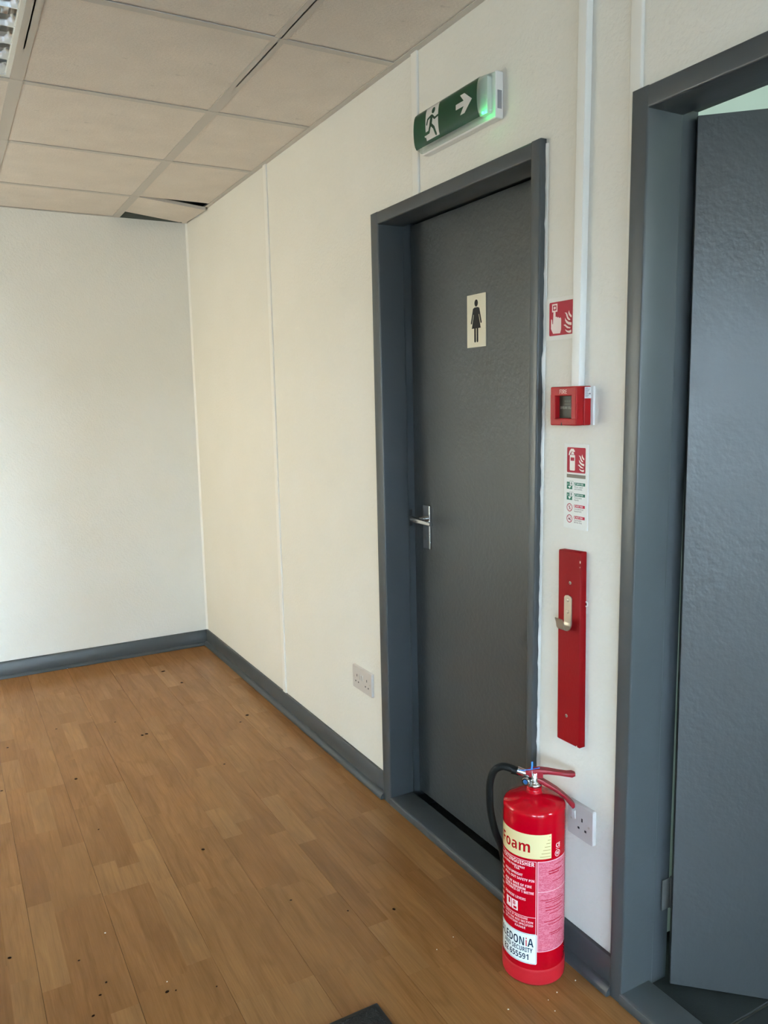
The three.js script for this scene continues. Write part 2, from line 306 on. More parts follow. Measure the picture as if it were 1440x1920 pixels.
// ------------------------------------------------------------------ floor of laminate strips
{
  const f = structure('floor', 'three strip beech effect laminate floor with fine dark joints', 'floor');
  part('underlay', bx(XL, 0.07, -0.06, -0.0082, 0, ZR), std({ color: lin(0.12, 0.06, 0.025), roughness: 0.9 }), f);
  const fixed = {                                                   // joints that can be read off the photograph: [z, tone after the joint]
    3: [[0.55, 1], [1.05, 4], [1.62, 1], [2.06, 3], [2.435, 0], [2.86, 1]], 4: [[0.42, 0], [0.86, 3], [1.26, 0], [1.66, 1], [2.1, 4], [2.55, 0], [2.9, 4]],
    6: [[0.36, 1], [0.8, 4], [1.16, 1], [1.55, 3], [2.121, 0], [2.5, 3], [2.8, 0]], 7: [[0.3, 0], [0.7, 4], [1.058, 3], [1.536, 2], [1.994, 3], [2.4, 0], [2.766, 2]],
    9: [[0.5, 4], [0.95, 0], [1.45, 1], [1.97, 0], [2.36, 4], [2.766, 5]], 10: [[0.6, 1], [1.02, 0], [1.5, 4], [1.96, 1], [2.3, 0], [2.757, 2]], 11: [[0.42, 0], [0.88, 1], [1.33, 4], [1.8, 0], [2.25, 2], [2.76, 5]],
    13: [[0.387, 2], [0.677, 1], [0.80, 5], [1.115, 0], [1.56, 1], [2.058, 5], [2.178, 1], [2.6, 0]], 14: [[0.45, 0], [0.85, 4], [1.2, 1], [1.62, 0], [2.01, 5], [2.178, 4], [2.612, 0]],
    15: [[0.5, 0], [0.92, 2], [1.40, 3], [1.85, 2], [2.16, 1], [2.644, 5]], 16: [[0.35, 2], [0.62, 0], [1.003, 1], [1.40, 5], [1.723, 0], [2.188, 6], [2.7, 1]],
  };
  const rest = [], pitch = 0.0642;
  for (let j = 0; j < 43; j++) {
    const x1 = -0.0005 - pitch * j, x0 = x1 - pitch, gapR = j % 3 === 0 ? 0.0004 : 0, gapL = j % 3 === 2 ? 0.0004 : 0;
    const cuts = [[0.002, Math.floor(rr(0, 5))]];
    if (fixed[j]) cuts.push(...fixed[j]);
    while (cuts.at(-1)[0] < ZR - 0.25) cuts.push([cuts.at(-1)[0] + rr(0.2, 0.47), Math.floor(rr(0, 6.9) * 0.9)]);
    cuts.forEach(([z, tone], i) => {
      const ze = Math.min(i + 1 < cuts.length ? cuts[i + 1][0] : ZR, ZR); if (ze - z < 0.02) return;
      const g = bx(Math.max(XL, x0 + gapL), x1 - gapR, -0.008, 0, z, ze), p = g.attributes.position, uv = g.attributes.uv, ou = rnd() * 9, ov = rnd() * 9;
      for (let k = 0; k < p.count; k++) uv.setXY(k, p.getX(k) / 0.4 + ou, p.getZ(k) / 1.2 + ov);
      if (j < 22 && z < 3.15) part('strip', g, woodTones[tone], f);
      else rest.push([tone, g]);
    });
  }
  const o = part('strips', merge(rest.map(r => r[1])), woodTones[0], f, 'laminate strips farther from the doors'); o.userData.kind = 'stuff';
}

// ------------------------------------------------------------------ skirting
{
  const r = structure('baseboard_right', 'dark grey skirting with a bead along the foot of the door wall', 'skirting');
  for (const [z0, z1] of [[0.012, 2.108], [2.892, 3.176], [3.99, ZR]]) {
    part('board', beamZ([[0, 0], [-0.013, 0], [-0.013, 0.083], [-0.010, 0.088], [0, 0.088]], z0, z1, 0.002), M.grey, r);
    part('bead', beamZ([[-0.012, 0.0005], [-0.030, 0.0005], [-0.0310, 0.006], [-0.027, 0.015], [-0.020, 0.022], [-0.012, 0.024]], z0, z1, 0.002), M.grey, r);
  }
  const e = structure('baseboard_end', 'dark grey skirting with a bead along the foot of the end wall', 'skirting');
  part('board', beamX([[0, 0], [0.013, 0], [0.013, 0.083], [0.010, 0.088], [0, 0.088]], XL, -0.0005, 0.002), M.grey, e);
  part('bead', beamX([[0.012, 0.0005], [0.024, 0.0005], [0.0245, 0.006], [0.022, 0.012], [0.017, 0.017], [0.012, 0.018]], XL, -0.012, 0.002), M.grey, e);
  const l = structure('baseboard_left', 'dark grey skirting of the window wall', 'skirting');
  part('board', bx(XL, XL + 0.013, 0, 0.088, 0.03, ZR), M.grey, l);
}

// ------------------------------------------------------------------ suspended ceiling
{
  const c = structure('ceiling', 'suspended ceiling of square mineral tiles in a pale grid', 'ceiling');
  const xs = [-0.368, -0.967, -1.566, -2.165], zs = []; for (let k = 0; k < 13; k++) zs.push(0.455 + 0.6 * k);
  for (const x of xs) part('main_tee', merge(bx(x - 0.0185, x + 0.0185, H, H + 0.002, 0, ZR), bx(x - 0.002, x + 0.002, H, H + 0.04, 0, ZR)), M.tee, c);
  zs.forEach((z, k) => { if (z < ZR - 0.05) part('cross_tee', merge(bx(XL, k ? 0 : -0.352, H - 0.0006, H + 0.0016, z - 0.012, z + 0.012), bx(XL, k ? 0 : -0.352, H, H + 0.035, z - 0.0015, z + 0.0015)), M.tee, c); });
  part('wall_angle', merge(bx(-0.020, 0, H - 0.001, H + 0.001, 0.40, ZR), bx(-0.0015, 0, H, H + 0.022, 0, ZR)), M.tee, c);
  part('wall_angle', merge(bx(XL, -0.37, H - 0.001, H + 0.001, 0, 0.012), bx(XL, -0.37, H, H + 0.02, 0, 0.0015)), M.tee, c);
  const xe = [0, ...xs, XL], ze = [0, ...zs.filter(z => z < ZR - 0.05), ZR];
  for (let i = 0; i + 1 < xe.length; i++) for (let k = 0; k + 1 < ze.length; k++) {
    if (i === 0 && k === 0) continue;                               // the broken corner tile
    if (i === 2 && k === 3) continue;                               // the light fitting
    const x1 = xe[i] - 0.004, x0 = xe[i + 1] + 0.004, z0 = ze[k] + 0.004, z1 = ze[k + 1] - 0.004;
    const g = metres(rbx(x0 - (x0 + x1) / 2, x1 - (x0 + x1) / 2, 0, 0.015, z0 - (z0 + z1) / 2, z1 - (z0 + z1) / 2, 0.002, 1), rnd() * 3, rnd() * 3);
    const m = part('tile', g, M.tileBoard, c); m.position.set((x0 + x1) / 2, H + 0.0022 + rr(0, 0.0008), (z0 + z1) / 2); m.rotation.set(rr(-0.0008, 0.0008), 0, rr(-0.0008, 0.0008));
  }
  // broken tile in the corner: slipped back off its tee, one corner dropped
  const q = [[-0.356, 0.446, 0.003], [-0.012, 0.386, -0.013], [-0.014, 0.062, -0.004], [-0.047, 0.028, -0.002], [-0.350, 0.120, 0.006]];
  part('broken_tile', loft([q.map(([x, z, d]) => [x, H + d, z]), q.map(([x, z, d]) => [x, H + d + 0.015, z])]), M.tileBoard, c, 'dislodged corner tile with dark gaps round it');
  const s = [[-0.040, 0.030, 0.001], [-0.012, 0.058, 0.000], [-0.004, 0.020, -0.003], [-0.022, 0.006, -0.002]];
  part('tile_scrap', loft([s.map(([x, z, d]) => [x, H + d, z]), s.map(([x, z, d]) => [x, H + d + 0.012, z])]), M.tileBoard, c);
}
// recessed louvre light, switched off
{
  const x0 = -1.560, x1 = -0.973, z0 = 1.661, z1 = 2.249, l = thing('ceiling_light', 'square recessed ceiling light with mirrored louvre cells, switched off', 'light', [(x0 + x1) / 2, H + 0.002, (z0 + z1) / 2]);
  const a = (x1 - x0) / 2, b = (z1 - z0) / 2, w = 0.024;
  part('rim', merge(bx(-a, -a + w, 0, 0.010, -b, b), bx(a - w, a, 0, 0.010, -b, b), bx(-a + w, a - w, 0, 0.010, -b, -b + w), bx(-a + w, a - w, 0, 0.010, b - w, b)), M.pvc, l);
  part('housing', merge(bx(-a, a, 0.085, 0.09, -b, b), bx(-a, -a + 0.003, 0.01, 0.085, -b, b), bx(a - 0.003, a, 0.01, 0.085, -b, b), bx(-a, a, 0.01, 0.085, -b, -b + 0.003), bx(-a, a, 0.01, 0.085, b - 0.003, b)), M.pvc, l);
  const n = 4, cw = (2 * (a - w)) / n, mirror = std({ color: lin(0.86, 0.87, 0.88), metalness: 1, roughness: 0.08 });
  for (let i = 0; i <= n; i++) {                                    // curved side mirrors between the tubes
    const x = -a + w + cw * i, s = [[x - 0.003, 0.004], [x + 0.003, 0.004], [x + 0.006, 0.02], [x + 0.014, 0.04], [x + 0.027, 0.052], [x - 0.027, 0.052], [x - 0.014, 0.04], [x - 0.006, 0.02]];
    const t = s.map(([p, q]) => [Math.max(-a + 0.004, Math.min(a - 0.004, p)), q]);
    part('side_mirror', loft([t.map(([p, q]) => [p, q, -b + w]), t.map(([p, q]) => [p, q, b - w])], true, 1.0), mirror, l);
  }
  for (let k = 0; k <= 5; k++) {
    const z = -b + w + (2 * (b - w) * k) / 5;
    part('blade', loft([[[-a + w, 0.003, z - 0.0015], [-a + w, 0.003, z + 0.0015], [-a + w, 0.03, z + 0.005], [-a + w, 0.03, z - 0.005]], [[a - w, 0.003, z - 0.0015], [a - w, 0.003, z + 0.0015], [a - w, 0.03, z + 0.005], [a - w, 0.03, z - 0.005]]]), mirror, l);
  }
  for (let i = 0; i < n; i++) part('tube', cyl(0.008, 0.008, 2 * (b - w), -a + w + cw * (i + 0.5), 0.066, 0, 'z', 14), M.plastic, l);
}

// ------------------------------------------------------------------ doors
function doorFrame(d, F) {
  const jamb = (zo, zi, s) => { const rb = zi - s * (s > 0 ? 0.012 : 0.003), bk = F.back[s > 0 ? 0 : 1]; return [[-0.018, zo], [-0.018, zi], [F.stop, zi], [F.stop, rb], [F.deep, rb], [F.deep, bk], [0.0005, bk], [0.0005, zo]]; };
  part('jamb', post(jamb(F.zo[0], F.zi[0], 1), jamb(F.zo[1], F.zi[1], 1), 0.0005, F.yo, 0.0036), M.grey, d);
  part('jamb', post(jamb(F.zoR[0], F.ziR[0], -1), jamb(F.zoR[1], F.ziR[1], -1), 0.0005, F.yo, 0.0036), M.grey, d);
  const sec = [[-0.018, F.yo], [-0.018, F.yi], [F.stop, F.yi], [F.stop, F.yi + 0.012], [0.125, F.yi + 0.012], [0.125, F.yo - 0.012], [0.0005, F.yo - 0.012], [0.0005, F.yo]];
  part('head', beamZ(sec, F.zi[1] - 0.001, F.ziR[1] + 0.001, 0.0036), M.grey, d);
  part('sill', beamZ([[-0.021, 0.0005], [-0.021, 0.023], [-0.017, 0.027], [0.070, 0.027], [0.070, 0.0005]], F.zi[0] - 0.004, F.ziR[0] + 0.004, 0.002), M.grey, d);
}
{
  const d = structure('door_1', 'closed dark grey washroom door in a grey painted frame', 'door');
  doorFrame(d, frame1);
  const leaf = part('leaf', metres(rbx(0.105, 0.145, 0.020, 1.914, 2.140, 2.872, 0.002)), M.leaf, d);
  part('handle_plate', rbx(0.0965, 0.1052, 0.886, 1.030, 2.2035, 2.2440, 0.003), M.chrome, leaf, 'chrome back plate');
  part('lever', merge(cyl(0.010, 0.010, 0.012, 0.092, 0.986, 2.2215, 'x'), cyl(0.0075, 0.0085, 0.034, 0.074, 0.986, 2.2215, 'x'),
    loft([[0.0090, 2.206], [0.0095, 2.222], [0.0075, 2.262], [0.0065, 2.300], [0.0055, 2.322]].map(([h, z], i) => rounded([[0.047, 0.986 - h - i * 0.0008], [0.047, 0.986 + h - i * 0.0012], [0.060, 0.986 + h - i * 0.0012], [0.060, 0.986 - h - i * 0.0008]], 0.004).map(([x, y]) => [x, y, z])), true, 1.0)), M.chrome, leaf, 'chrome lever handle');
  part('keyhole', rbx(0.0962, 0.0970, 0.915, 0.932, 2.2205, 2.2245, 0.0004, 1), M.dark, leaf);
  for (const [y, h] of [[0.998, 0.010], [0.964, 0.010]]) part('strike_slot', bx(0.084, 0.094, y - h, y + h, frame1.zi[0] - 0.0185, frame1.zi[0] - 0.0168), M.dark, d);
}
{
  const d = structure('door_2', 'dark grey door standing half open into the washroom beyond', 'door');
  doorFrame(d, frame2);
  const leaf = part('leaf', metres(rbx(-0.035, 0, 0.012, 1.916, 0.001, 0.735, 0.002)), M.leaf, d);
  leaf.position.set(0.140, 0, 3.204); leaf.rotation.y = 46 * Math.PI / 180;
  for (const y of [1.70, 1.33, 0.22]) {
    part('hinge', merge(cyl(0.0055, 0.0055, 0.075, 0.1425, y, 3.2055, 'y', 14), bx(0.112, 0.142, y - 0.0375, y + 0.0375, 3.2025, 3.2045)), M.hinge, d, 'worn metal hinge');
  }
}

// ------------------------------------------------------------------ flat print on things of the door wall
function print(name, parent, w, h, x, y, z, map, rough = 0.45) {
  const g = new THREE.PlaneGeometry(w, h); g.rotateY(-Math.PI / 2); g.translate(x, y, z);
  return part(name, g, phy({ map, roughness: rough, specularIntensity: 0.35 }), parent);
}
function flames(g, x, y, w, h) {                                    // five tongues of fire
  const t = [[[700, 540], [745, 546], [768, 590], [784, 645], [836, 715], [800, 720], [762, 680], [744, 625], [730, 570]], [[800, 500], [814, 560], [834, 592], [857, 622], [856, 668], [822, 640], [795, 600], [784, 556]],
    [[714, 650], [738, 700], [788, 750], [856, 772], [855, 832], [790, 810], [742, 768], [716, 712]], [[680, 806], [720, 794], [752, 826], [786, 856], [842, 880], [826, 897], [762, 886], [730, 850]], [[718, 898], [750, 930], [792, 945], [852, 930], [852, 986], [804, 992], [756, 968], [728, 934]]];
  for (const q of t) poly(g, q.map(([a, b]) => [x + (a - 680) / 177 * w, y + (b - 500) / 492 * h]));
}
function rr2(g, x, y, w, h, r) { g.beginPath(); g.moveTo(x + r, y); g.arcTo(x + w, y, x + w, y + h, r); g.arcTo(x + w, y + h, x, y + h, r); g.arcTo(x, y + h, x, y, r); g.arcTo(x, y, x + w, y, r); g.closePath(); }
const poly = (g, p) => { g.beginPath(); p.forEach(([x, y], i) => i ? g.lineTo(x, y) : g.moveTo(x, y)); g.closePath(); g.fill(); };

// women's washroom sign
{
  const s = thing('toilet_sign', 'cream plastic sign with a black woman figure on the closed grey door', 'sign', [0.105, 1.5865, 2.4965]);
  part('plate', rbx(-0.002, -0.0002, -0.074, 0.074, -0.0455, 0.0455, 0.0009), std({ color: lin(0.68, 0.64, 0.52), roughness: 0.4 }), s);
  const map = canvasMap(364, 592, (g, w, h) => {
    g.fillStyle = '#e2dcc6'; g.fillRect(0, 0, w, h); g.fillStyle = '#14110f'; g.strokeStyle = '#14110f'; g.lineCap = 'round'; g.lineJoin = 'round';
    const cx = w * 0.50; g.beginPath(); g.ellipse(cx, h * 0.165, 34, 40, 0, 0, 7); g.fill();
    rr2(g, cx - 62, h * 0.245, 124, 90, 34); g.fill();
    poly(g, [[cx - 46, h * 0.26], [cx + 46, h * 0.26], [cx + 50, h * 0.40], [cx + 88, h * 0.645], [cx - 88, h * 0.645], [cx - 50, h * 0.40]]);
    g.lineWidth = 26; g.beginPath(); g.moveTo(cx - 52, h * 0.28); g.lineTo(cx - 94, h * 0.535); g.moveTo(cx + 52, h * 0.28); g.lineTo(cx + 94, h * 0.535); g.stroke();
    g.lineWidth = 34; g.beginPath(); g.moveTo(cx - 23, h * 0.63); g.lineTo(cx - 23, h * 0.885); g.moveTo(cx + 23, h * 0.63); g.lineTo(cx + 23, h * 0.885); g.stroke();
  });
  print('print', s, 0.089, 0.146, -0.0023, 0, 0, map);
}
// call point sign
{
  const s = thing('call_point_sign', 'white sign with red fire alarm call point symbol, tucked beside the white trunking', 'sign', [0, 1.5435, 2.967]);
  part('plate', rbx(-0.0015, -0.0001, -0.0475, 0.0475, -0.0515, 0.0515, 0.0006), M.plastic, s);
  const map = canvasMap(824, 760, (g, w, h) => {                     // 8 px per mm
    g.fillStyle = '#e9e8e2'; g.fillRect(0, 0, w, h);
    const X = z => (z - 2.9155) * 8000, Y = y => (1.591 - y) * 8000;
    g.fillStyle = '#960822'; rr2(g, X(2.9285), Y(1.5815), 720, 604, 26); g.fill();
    g.fillStyle = '#ecdcd6';
    g.fillRect(X(2.9378), Y(1.5775), 146, 144); g.fillStyle = '#960822'; g.fillRect(X(2.9378) + 26, Y(1.5775) + 26, 94, 92);
    g.fillStyle = '#ecdcd6'; g.beginPath(); g.arc(X(2.9469), Y(1.5685), 27, 0, 7); g.fill();
    const P = [[2.9418, 1.5107], [2.9343, 1.5225], [2.9343, 1.5435], [2.9372, 1.5440], [2.9383, 1.5415], [2.9390, 1.5330], [2.9412, 1.5325], [2.9425, 1.5590], [2.9455, 1.5625], [2.9495, 1.5620], [2.9500, 1.5480], [2.9540, 1.5485], [2.9555, 1.5460], [2.9600, 1.5472], [2.9620, 1.5445], [2.9672, 1.5455], [2.9692, 1.5420], [2.9692, 1.5185], [2.9660, 1.5100]];
    poly(g, P.map(([z, y]) => [X(z), Y(y)]));
    flames(g, X(2.9770), Y(1.5590), X(3.0035) - X(2.9770), Y(1.5085) - Y(1.5590));
  });
  print('print', s, 0.102, 0.0945, -0.0018, 0, 0, map);
}
// extinguisher identification sign
{
  const s = thing('extinguisher_sign', 'tall narrow white sign with red extinguisher symbol above the red board', 'sign', [0, 1.1635, 3.0250]);
  part('plate', rbx(-0.003, -0.0001, -0.0975, 0.0975, -0.0385, 0.0385, 0.001), M.plastic, s);
  const map = canvasMap(770, 1950, (g, w, h) => {                    // 10 px per mm
    g.fillStyle = '#e8e9e4'; g.fillRect(0, 0, w, h);
    const X = z => (z - 2.9865) * 10000, Y = y => (1.2610 - y) * 10000;
    g.fillStyle = '#9c0a28'; rr2(g, X(2.9955), Y(1.2530), 602, 575, 26); g.fill();
    g.fillStyle = '#eee9e2';
    rr2(g, X(3.0045), Y(1.2360), 172, 360, 26); g.fill();
    poly(g, [[X(3.0085), Y(1.2370)], [X(3.0105), Y(1.2425)], [X(3.0165), Y(1.2425)], [X(3.0190), Y(1.2370)]]);
    poly(g, [[X(3.0005), Y(1.2355)], [X(3.0030), Y(1.2440)], [X(3.0085), Y(1.2500)], [X(3.0165), Y(1.2500)], [X(3.0212), Y(1.2450)], [X(3.0205), Y(1.2425)], [X(3.0165), Y(1.2428)], [X(3.0105), Y(1.2440)], [X(3.0065), Y(1.2400)], [X(3.0035), Y(1.2345)]]);
    g.fillStyle = '#9c0a28'; g.fillRect(X(3.0072), Y(1.2300), 120, 75);
    g.fillStyle = '#eee9e2'; flames(g, X(3.0310), Y(1.2385), 205, 395);
    g.fillStyle = '#7d7568'; g.fillRect(X(2.9955), Y(1.1910), 605, 72); g.strokeStyle = '#3c3833'; g.lineWidth = 5; g.strokeRect(X(2.9955), Y(1.1910), 605, 72);
    const rows = [[1.1733, '#1d6a52', 'A', 'SAFE FOR', 'Wood, paper', 'and textiles'], [1.1483, '#1d6a52', 'B', 'SAFE FOR', 'Flammable', 'liquids'], [1.1225, '#b01f3c', '', 'NOT FOR', 'Live electrical', 'equipment'], [1.0965, '#b01f3c', '', 'NOT FOR', 'Flammable', 'METAL fires']];
    rows.forEach(([y, col, let_, head, a, b], i) => {
      const t = Y(y);
      if (i < 2) {
        g.fillStyle = col; g.fillRect(X(2.9957), t, 182, 165); g.fillStyle = '#e8e9e4';
        if (i) poly(g, [[X(3.0050), t + 150], [X(3.0008), t + 98], [X(3.0030), t + 78], [X(3.0052), t + 92], [X(3.0075), t + 78], [X(3.0095), t + 100]]); else poly(g, [[X(2.9990), t + 120], [X(3.0020), t + 95], [X(3.0100), t + 88], [X(3.0085), t + 112], [X(3.0055), t + 145], [X(3.0030), t + 145], [X(3.0040), t + 118]]);
        g.strokeStyle = '#e8e9e4'; g.lineWidth = 7; g.beginPath(); g.moveTo(X(2.9975), t + 78); g.lineTo(X(2.9995), t + 30); g.lineTo(X(3.0012), t + 70); g.stroke();
        g.fillStyle = '#eef0ec'; g.fillRect(X(3.0050), t - 22, 112, 104); g.strokeStyle = '#2d5348'; g.lineWidth = 6; g.strokeRect(X(3.0050), t - 22, 112, 104);
        g.fillStyle = '#20453b'; g.font = 'bold 92px sans-serif'; g.textAlign = 'center'; g.fillText(let_, X(3.0106), t + 64);
      } else {
        g.strokeStyle = '#a3203a'; g.lineWidth = 17; g.fillStyle = '#ece3e0'; g.beginPath(); g.arc(X(3.0055), t + 82, 86, 0, 7); g.fill(); g.stroke();
        g.strokeStyle = '#3b2326'; g.lineWidth = 13; g.beginPath();
        if (i === 2) { g.moveTo(X(3.0085), t + 30); g.lineTo(X(3.0035), t + 75); g.lineTo(X(3.0075), t + 88); g.lineTo(X(3.0030), t + 135); } else { g.moveTo(X(3.0010), t + 105); g.lineTo(X(3.0035), t + 75); g.lineTo(X(3.0050), t + 108); g.lineTo(X(3.0072), t + 78); g.lineTo(X(3.0095), t + 108); g.moveTo(X(3.0070), t + 38); g.lineTo(X(3.0092), t + 60); }
        g.stroke(); g.strokeStyle = '#a3203a'; g.lineWidth = 11; g.beginPath(); g.moveTo(X(2.9998), t + 25); g.lineTo(X(3.0112), t + 140); g.stroke();
      }
      g.fillStyle = col; g.fillRect(X(3.0204), t + 2, 352, 66);
      g.strokeStyle = '#eef0ec'; g.lineWidth = 11; g.beginPath(); if (i < 2) { g.moveTo(X(3.0215), t + 28); g.lineTo(X(3.0230), t + 54); g.lineTo(X(3.0258), t - 4); } else { g.moveTo(X(3.0215), t + 8); g.lineTo(X(3.0252), t + 58); g.moveTo(X(3.0252), t + 8); g.lineTo(X(3.0215), t + 58); } g.stroke();
      g.fillStyle = '#e8ebe6'; g.textAlign = 'left'; g.font = 'bold 50px sans-serif'; g.fillText(head, X(3.0272), t + 53, 270);
      g.fillStyle = i < 2 ? '#33403c' : '#503a3c'; g.font = '50px sans-serif'; g.fillText(a, X(3.0204), t + 118, 330); g.fillText(b, X(3.0204), t + 168, 330);
    });
  });
  print('print', s, 0.0765, 0.1942, -0.0033, 0, 0, map);
}

// ------------------------------------------------------------------ break glass call point
{
  const s = thing('call_point', 'red break glass fire alarm box under the white trunking', 'fire alarm', [0, 1.3463, 3.0320]);
  part('backing', rbx(-0.006, 0, -0.0425, 0.0425, -0.040, 0.0475, 0.001), M.plastic, s, 'white backing plate');
  part('back_box', rbx(-0.0265, -0.006, -0.0425, 0.0430, -0.0415, 0.0415, 0.003), M.redPlastic, s);
  const a = [-0.0425, 0.0425], w0 = -0.0263, w1 = 0.0250, b0 = -0.0265, b1 = 0.0222, x0 = -0.050, x1 = -0.028;
  const cover = part('cover', merge(rbx(x0, x1, b1, a[1], -0.042, 0.042, 0.003), rbx(x0, x1, a[0], b0, -0.042, 0.042, 0.003), rbx(x0, x1, b0 - 0.004, b1 + 0.004, -0.042, w0, 0.002), rbx(x0, x1, b0 - 0.004, b1 + 0.004, w1, 0.042, 0.003), bx(-0.036, -0.026, a[0] + 0.004, a[1] - 0.004, -0.038, 0.038)), M.redPlastic, s);
  const map = canvasMap(512, 486, (g, w, h) => {
    g.fillStyle = '#3d3a2e'; g.fillRect(0, 0, w, h); g.fillStyle = '#8d8a7c'; g.textAlign = 'center';
    g.font = '40px sans-serif'; g.fillText('IN CASE OF', w / 2, 130, 190); g.font = '36px sans-serif'; g.fillText('EMERGENCY', w / 2, 196, 330);
    g.font = 'bold 78px sans-serif'; g.fillStyle = '#a3a093'; g.fillText('BREAK GLASS', w / 2, 285, 460);
  });
  print('glass', cover, w1 - w0, b1 - b0, -0.0362, (b0 + b1) / 2, (w0 + w1) / 2, map, 0.2);
  part('reset_slot', bx(x0 - 0.0002, x0 + 0.002, -0.0425, -0.036, -0.006, -0.003), M.dark, cover);
  const font = await new FontLoader().loadAsync('fonts/droid/droid_sans_regular.typeface.json');
  const t = new TextGeometry('FIRE', { font, size: 0.0092, depth: 0.0004, curveSegments: 3 }); t.computeBoundingBox();
  t.translate(-(t.boundingBox.max.x + t.boundingBox.min.x) / 2, 0, 0); t.scale(1.0, 1, 1); t.rotateY(-Math.PI / 2); t.translate(x0 + 0.0001, 0.0270, 0.0005);
  part('lettering', t, std({ color: lin(0.75, 0.55, 0.48), roughness: 0.5 }), cover, 'pale FIRE lettering');
  const st = new THREE.PlaneGeometry(0.0195, 0.0245); st.translate(-0.0163, 0.0283, 0.0417);
  part('test_label', st, std({ roughness: 0.5, map: canvasMap(160, 200, (g, w, h) => { g.fillStyle = '#dcdcdc'; g.fillRect(0, 0, w, h); g.fillStyle = '#787c86'; for (let i = 0; i < 9; i++) g.fillRect(14, 16 + i * 19, 60 + ((i * 53) % 70), 7); g.fillStyle = '#222'; g.fillRect(118, 108, 22, 22); }) }), s, 'small white test label');
}

// ------------------------------------------------------------------ trunking
{
  const t = thing('cable_trunking', 'white plastic cable trunking running down to the red call point', 'trunking', [0, 0, 0]);
  const sec = z => [[-0.016, z], [-0.016, z + 0.025], [-0.0002, z + 0.025], [-0.0002, z]];
  const lid = z => [[-0.0175, z + 0.0005], [-0.0175, z + 0.0245], [-0.0155, z + 0.0245], [-0.0155, z + 0.0005]];
  part('channel', post(sec(3.0212), sec(3.0325), 1.3885, H, 0.001), M.pvc, t);
  part('lid', post(lid(3.0212), lid(3.0325), 1.3895, H - 0.001, 0.0008), M.pvc, t);
}

// ------------------------------------------------------------------ red board with its hook
{
  const b = thing('mounting_board', 'red painted wooden board with a metal hook for the extinguisher', 'board', [0, 0, 0]);
  const f = [[0.5535, 2.987], [0.5545, 3.0635], [1.0185, 3.0600], [1.0150, 2.986]];
  part('board', loft([rounded(f, 0.002).map(([y, z]) => [-0.0002, y, z]), rounded(f, 0.002).map(([y, z]) => [-0.0155, y, z]), rounded([[f[0][0] + 0.002, f[0][1] + 0.002], [f[1][0] + 0.002, f[1][1] - 0.002], [f[2][0] - 0.002, f[2][1] - 0.002], [f[3][0] - 0.002, f[3][1] + 0.002]], 0.002).map(([y, z]) => [-0.018, y, z])], true, 0.9), M.redPaint, b);
  const mid = [[-0.0182, 0.913], [-0.0182, 0.850]];
  for (let i = 0; i <= 10; i++) { const a = Math.PI * i / 10; mid.push([-0.0312 + 0.013 * Math.cos(a), 0.846 - 0.014 * Math.sin(a)]); }
  mid.push([-0.0450, 0.852], [-0.0490, 0.861]);
  const hook = [], t = 0.0022;
  mid.forEach(([x, y], i) => { const a = mid[Math.max(0, i - 1)], c = mid[Math.min(mid.length - 1, i + 1)], l = Math.hypot(c[0] - a[0], c[1] - a[1]); hook.push([x + (c[1] - a[1]) / l * t, y - (c[0] - a[0]) / l * t]); });
  const outline = [...mid, ...hook.reverse()];
  const wide = (z, cut) => outline.map(([x, y]) => [x, Math.min(y, cut), z]);
  const h = part('hook', loft([wide(3.0100, 0.9065), wide(3.0130, 0.9105), wide(3.0222, 0.913), wide(3.0315, 0.9105), wide(3.0345, 0.9065)], true, 0.7), M.brushed, b, 'worn metal J hook');
  const head = (y, z, x, p) => { const g = new THREE.SphereGeometry(0.0042, 16, 8); g.scale(0.35, 1, 1); g.translate(x, y, z); const m = part('screw', g, M.brushed, p); const sl = merge(bx(x - 0.0017, x - 0.0012, y - 0.0022, y + 0.0022, z - 0.0005, z + 0.0005), bx(x - 0.0017, x - 0.0012, y - 0.0005, y + 0.0005, z - 0.0022, z + 0.0022)); if (p === b) part('slot', sl, M.dark, m); };
  head(0.9424, 3.0268, -0.0180, b); head(0.6200, 3.0196, -0.0180, b); head(0.9010, 3.0222, -0.0206, h); head(0.8735, 3.0222, -0.0206, h);
  for (const [y, z, s] of [[0.996, 3.0585, 1], [0.984, 3.0580, 0.5], [0.5560, 3.0555, 0.9]]) { const g = new THREE.SphereGeometry(0.002 * s, 8, 6); g.scale(0.3, 1.7, 0.8); g.translate(-0.0179, y, z); part('paint_chip', g, M.chip, b); }
}

